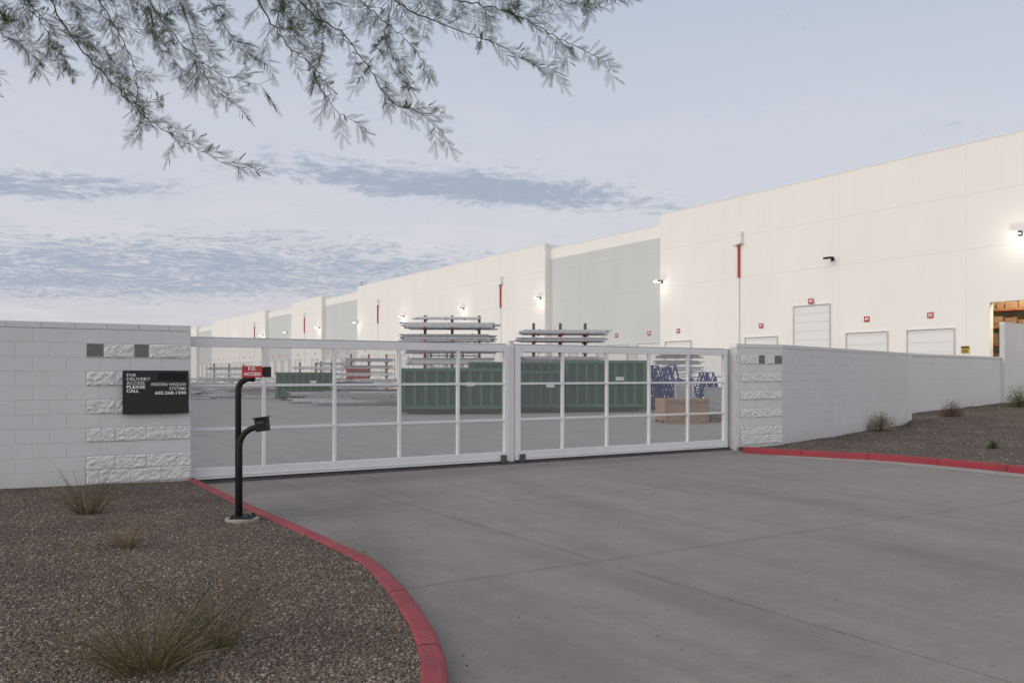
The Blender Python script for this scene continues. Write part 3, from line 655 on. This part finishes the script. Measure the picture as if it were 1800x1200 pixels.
# ---------------------------------------------------------------- plants
def tuft(x,y,z,n,h,spread,matk,label,name='grass_clump',w=.006,seed=1,fine=.0,dry=3):
    random.seed(seed); b=B()
    for i in range(n):
        a=random.uniform(0,6.283); lean=random.random()**.6; L=h*random.uniform(.35,1.15)*(1.5 if random.random()<fine else 1); r0=random.uniform(0,.10)*spread/.5
        p=Vector((math.cos(a)*r0,math.sin(a)*r0,-.02)); d=Vector((math.cos(a)*lean*spread/h*1.0,math.sin(a)*lean*spread/h*1.0,1)).normalized()
        side=d.cross(Vector((random.uniform(-1,1),random.uniform(-1,1),.1))).normalized(); pts=[];k=7; dr=random.uniform(.04,.16)
        for j in range(k+1):
            ww=w*(1-j/k)**.6*random.uniform(.9,1.1); pts.append((p.copy(),ww)); p=p+d*(L/k); d=(d+Vector((math.cos(a)*.06,math.sin(a)*.06,-dr*lean-.02))+Vector((random.uniform(-1,1),random.uniform(-1,1),0))*.07).normalized()
        n0=len(b.v)
        for q,ww in pts: b.v+= [q-side*ww/2,q+side*ww/2]
        for j in range(k): b.f.append([n0+2*j,n0+2*j+1,n0+2*j+3,n0+2*j+2]); b.m.append(1 if i%dry==0 else 0)
    return b.obj(name,[matk,'dry'],loc=(x,y,z),label=label,category='plant')
tuft(-4.55,9.3,.11,170,.62,.58,'grass','thin green desert grass clump in gravel near wall',seed=2,w=.0055,fine=.12,dry=3)
tuft(-3.35,7.55,.10,110,.38,.28,'dry','dry tan dead stalks in gravel bed',seed=3,w=.0055,name='dry_plant')
tuft(-1.84,4.42,.10,380,.60,.80,'grass','large wispy green and tan desert grass clump',seed=4,w=.0042,fine=.12,dry=3)
tuft(-1.62,4.80,.10,110,.58,.42,'grass','small wispy grass clump beside larger clump',seed=5,w=.0036,fine=.2,dry=2)
def bush(x,y,z,R,H,n,matk,label,seed):
    random.seed(seed); b=B()
    for i in range(40):
        a=random.uniform(0,6.28); e=random.uniform(.2,1.5); L=random.uniform(.6,1)
        b.tube([(0,0,-.02),(math.cos(a)*math.cos(e)*R*L*.5,math.sin(a)*math.cos(e)*R*L*.5,math.sin(e)*H*L*.6),(math.cos(a)*math.cos(e)*R*L,math.sin(a)*math.cos(e)*R*L,math.sin(e)*H*L)],[.008,.005,.002],4,1)
    for i in range(n):
        a=random.uniform(0,6.28); e=math.asin(random.random()); L=random.uniform(.45,1.08)*(1+.15*math.sin(a*3+e*5))
        p=Vector((math.cos(a)*math.cos(e)*R*L,math.sin(a)*math.cos(e)*R*L,math.sin(e)*H*L)); s=random.uniform(.015,.035)
        u=Vector((random.gauss(0,1),random.gauss(0,1),random.gauss(0,1)+.6)).normalized(); v=u.orthogonal().normalized()
        b.face([p-v*s*.3,p+u*s*.7,p+v*s*.3,p-u*s])
    return b.obj('shrub',[matk,'bark'],loc=(x,y,z),label=label,category='shrub')
bush(10.0,23.5,.12,.36,.45,2200,'busht','small tan dry shrub in gravel by the wing wall',1)
bush(14.0,27.6,.2,.38,.55,2400,'bushr','small reddish brown shrub on the gravel slope',2)
bush(18.9,32.3,.33,.55,.85,4500,'bushg','rounded green shrub on the gravel slope',3)
bush(9.6,17.3,.12,.14,.22,260,'bushg','tiny green sprout in gravel',6)
# ---------------------------------------------------------------- overhanging tree
random.seed(21)
tree=empty('tree',(-6.2,4.4,0),0,label='tree with thin drooping branches and feathery green leaves',category='tree')
TO=Vector((-6.2,4.4,0))
br=B(); lf=B(); tk=B()
tk.tube([Vector((0,0,-.1)),Vector((.1,.05,.8)),Vector((.05,.1,1.7)),Vector((.35,.15,2.7)),Vector((.7,.2,3.4))],[.2,.16,.14,.12,.10],12)
def frond(p,d,L):
    nrm=Vector((random.gauss(0,.45),1.0+random.gauss(0,.35),random.gauss(0,.45)))
    s=d.cross(nrm).normalized(); n=max(4,int(L/.0135)); dr=Vector((0,0,-.12)); w=s*.0014
    e=p+d*L+dr*L*.4
    lf.face([p-w,p+w,e+w*.5,e-w*.5])
    for k in range(n):
        t=(k+1)/n; c=p+d*L*t+dr*L*.4*t*t; ll=(.026*math.sin(math.pi*(.25+.55*t))+.004)*random.uniform(.8,1.2)
        for sg_ in (-1,1):
            a_=random.uniform(.48,.68); ax=(s*sg_*a_+d*.85).normalized(); wv=s.cross(nrm).normalized()*.0021
            lf.face([c,c+ax*ll*.4-wv,c+ax*ll,c+ax*ll*.4+wv])
def rperp(d): return d.cross(Vector((random.gauss(0,.45),1+random.gauss(0,.5),random.gauss(0,.45)))).normalized()*random.choice((-1,1))
def strand(p,d,L,r,order,droop):
    st=.034; n=max(3,int(L/st)); pts=[p.copy()]; sd0=rperp(d)
    for i in range(n):
        d=(d+Vector((random.gauss(0,.08),random.gauss(0,.08),random.gauss(0,.07)-droop))).normalized(); p=p+d*st; pts.append(p.copy())
        for k in range(2):
            sd=(sd0*(1 if k else -1)+Vector((random.gauss(0,.3),random.gauss(0,.3),random.gauss(0,.3)))).normalized(); frond(p-d*st*(.5*k+.2*random.random()),(sd*.62+d*.8).normalized(),random.uniform(.045,.095)*(1 if i<n-2 else .8))
        if order>0 and random.random()<.16 and i>1:
            strand(p.copy(),(rperp(d)*.75+d*.8).normalized(),random.uniform(.10,.22)*(1-.4*i/n),r*.6,order-1,droop*1.1)
    frond(p,d,.08)
    br.tube(pts,[r*(1-.8*i/n) for i in range(n+1)],4,0,False)
def mainb(pxs,Y,r,dy=0,q=1):
    pts=catmull([W(x-4*i/(len(pxs)-1),y-2-4*i/(len(pxs)-1),Y+dy*i/(len(pxs)-1)) for i,(x,y) in enumerate(pxs)],10)
    pts=[p+Vector((random.gauss(0,.005),random.gauss(0,.010),random.gauss(0,.005)))-TO for p in pts]
    k=len(pts); br.tube(pts,[r*.62*(1-.82*i/k) for i in range(k)],6,0,False)
    acc=0
    for i in range(1,k):
        seg=(pts[i]-pts[i-1]); L=seg.length; d=seg.normalized(); t=i/k; acc+=L
        for _ in range(max(1,int(L/.030))):
            if t>.3: frond(pts[i-1]+seg*random.random(),(rperp(d)*.65+d*.75).normalized(),random.uniform(.045,.085))
        while acc>.09:
            acc-=.09
            if random.random()<.76*q:
                strand(pts[i].copy(),(rperp(d)*.62+d*.9+Vector((.1,0,-.12))).normalized(),random.uniform(.10,.30)*(1.1-.75*t),r*.19,1,.04)
mains=[([(60,-60),(120,60),(215,165),(262,215),(340,262),(430,306)],5.0,.008,-.3),
([(150,-60),(190,30),(235,110),(250,190),(268,225)],5.3,.007,.2),
([(-60,-40),(-20,40),(30,80),(80,115)],5.0,.007,0),
([(-120,0),(-60,90),(-25,140),(0,180)],5.2,.006,0),
([(0,-80),(60,20),(130,70),(180,90)],5.5,.007,.1),
([(220,-60),(280,30),(330,90),(390,135),(460,155)],5.0,.007,-.2),
([(280,-60),(330,40),(350,110),(385,165),(420,190)],5.4,.006,.2),
([(330,-60),(380,20),(410,70),(435,100)],5.6,.006,0),
([(90,-60),(150,10),(220,50),(290,65)],5.8,.006,0),
([(430,-60),(470,30),(510,85),(560,130),(590,195),(648,232)],5.0,.008,-.2),
([(480,-60),(540,20),(600,60),(640,110),(690,180),(740,205),(785,240)],5.2,.008,-.3),
([(560,-60),(640,10),(700,60),(740,105),(755,145)],5.5,.007,.1),
([(520,-60),(560,20),(570,90),(550,140)],5.7,.006,.1),
([(620,-60),(720,20),(800,55),(880,85),(950,125)],5.1,.008,-.2),
([(700,-60),(800,0),(900,25),(980,70),(1030,95),(1070,115)],5.0,.007,-.2),
([(760,-60),(860,-15),(930,-6),(1000,8),(1040,12)],5.4,.006,.1),
([(860,-70),(960,-40),(1030,-18),(1095,6)],5.2,.005,0),
([(460,-70),(500,-10),(490,40),(515,65)],5.3,.006,0),
([(660,-70),(690,0),(680,70),(715,135),(730,170)],5.6,.006,0),
([(20,-70),(40,0),(80,50),(115,100),(130,130)],5.6,.006,0),
([(-40,-70),(-10,-10),(10,40),(50,60)],5.3,.006,0),
([(250,-70),(260,0),(275,60),(310,110),(330,160)],5.5,.006,0),
([(380,-70),(450,-20),(520,0),(600,15),(680,22)],5.7,.006,0),
([(120,-70),(200,-20),(260,20),(330,30),(400,20)],5.9,.006,0)]
for px,Y,r,dy in mains: mainb(px,Y,r,dy)
fork=Vector((.7,.2,3.4))
for px,Y,r,dy in mains:
    p=W(px[0][0],px[0][1]-2,Y)-TO; m1=fork.lerp(p,.45)+Vector((0,0,.75)); m2=fork.lerp(p,.85)+Vector((0,0,.25))
    br.tube(catmull([fork,m1,m2,p],5),[.03-.0014*i for i in range(16)],6,0,False)
tk.obj('trunk','bark',parent=tree,smooth=True); br.obj('branches','twig',parent=tree); lf.obj('foliage','leaf',parent=tree)
# ---------------------------------------------------------------- world
w=bpy.data.worlds.new('World'); sc.world=w; w.use_nodes=True; nt=w.node_tree; bg=nt.nodes['Background']
tc=nd(nt,'ShaderNodeTexCoord'); d=tc.outputs['Generated']; sx=nd(nt,'ShaderNodeSeparateXYZ'); lk(nt,d,sx.inputs[0])
z=mth(nt,'MAXIMUM',sx.outputs[2],.0)
r=nd(nt,'ShaderNodeValToRGB'); e=r.color_ramp.elements; lk(nt,z,r.inputs[0])
e[0].color=(.56,.545,.59,1); e[1].color=(.34,.42,.55,1); e[1].position=.9
for p_,c_ in ((.06,(.60,.59,.64,1)),(.14,(.62,.625,.685,1)),(.26,(.575,.61,.695,1)),(.42,(.475,.535,.64,1))): x=e.new(p_); x.color=c_
zz=mth(nt,'ADD',z,.05)
cx=mth(nt,'DIVIDE',sx.outputs[0],zz); cy=mth(nt,'DIVIDE',sx.outputs[1],zz)
cb=nd(nt,'ShaderNodeCombineXYZ'); lk(nt,cx,cb.inputs[0]); lk(nt,cy,cb.inputs[1]); pv=cb.outputs[0]
k1=ell(nt,pv,(-.15,3.75),math.radians(21),(1.5,.46),.15)
E=[ell(nt,pv,(-1.95,3.66),.1,(.85,.38)),ell(nt,pv,(-2.4,5.9),0,(3.6,2.1))]
k=mth(nt,'MULTIPLY',k1,1.35)
for q in E: k=mth(nt,'MAXIMUM',k,q)
wn=nd(nt,'ShaderNodeTexNoise'); wn.inputs['Scale'].default_value=1.5; wn.inputs['Detail'].default_value=2; lk(nt,pv,wn.inputs['Vector'])
wv=nd(nt,'ShaderNodeVectorMath',operation='MULTIPLY_ADD'); lk(nt,wn.outputs['Color'],wv.inputs[0]); wv.inputs[1].default_value=(.5,.5,0); lk(nt,pv,wv.inputs[2])
n1=noise(nt,wv.outputs[0],2.3,2,.55); n2=noise(nt,wv.outputs[0],12,5,.68)
nn=mth(nt,'ADD',mth(nt,'MULTIPLY',n1,.30),mth(nt,'MULTIPLY',n2,.70))
thr=mth(nt,'ADD',nn,mth(nt,'MULTIPLY',k,.24))
cm=rng_map(nt,thr,.58,.80,0,1,'SMOOTHSTEP')
wisp=rng_map(nt,noise(nt,wv.outputs[0],1.3,5,.62),.42,.68)
low=rng_map(nt,z,.36,.10)
c=mix(nt,mth(nt,'MULTIPLY',mth(nt,'MULTIPLY',wisp,low),.6),r.outputs[0],(.71,.68,.72))
c=mix(nt,mth(nt,'MULTIPLY',cm,.88),c,(.34,.40,.505))
dp=nd(nt,'ShaderNodeVectorMath',operation='DOT_PRODUCT'); lk(nt,d,dp.inputs[0]); dp.inputs[1].default_value=Vector((-.72,-.66,.22)).normalized()
gl_=mth(nt,'POWER',rng_map(nt,dp.outputs['Value'],-.15,1),2.0)
c=mix(nt,1.0,c,mix(nt,gl_,(0,0,0),(1.30,1.15,.98)),'ADD')
sk=nd(nt,'ShaderNodeTexSky',sky_type='NISHITA',sun_disc=False,sun_elevation=math.radians(8),sun_rotation=math.radians(228))
sv=nd(nt,'ShaderNodeVectorMath',operation='SCALE'); lk(nt,sk.outputs[0],sv.inputs[0]); sv.inputs['Scale'].default_value=.006
c=mix(nt,1.0,c,sv.outputs[0],'ADD')
lk(nt,c,bg.inputs[0]); bg.inputs[1].default_value=1.0
sl=bpy.data.lights.new('sun','SUN'); sl.energy=.60; sl.angle=math.radians(35); sl.color=(1,.94,.84)
so=bpy.data.objects.new('sun',sl); col.objects.link(so); so.rotation_euler=Vector((-.86,-.40,.42)).to_track_quat('Z','Y').to_euler()
# ---------------------------------------------------------------- camera
cd=bpy.data.cameras.new('camera'); cam=bpy.data.objects.new('camera',cd); col.objects.link(cam); sc.camera=cam
cam.location=(0,0,1.6); cam.rotation_euler=(math.pi/2,0,0); cd.sensor_width=36; cd.lens=36*F/1800; cd.shift_y=59/1800; cd.clip_end=4000; cd.clip_start=.05
sc.view_settings.view_transform='Standard'; sc.view_settings.look='None'; sc.view_settings.exposure=0
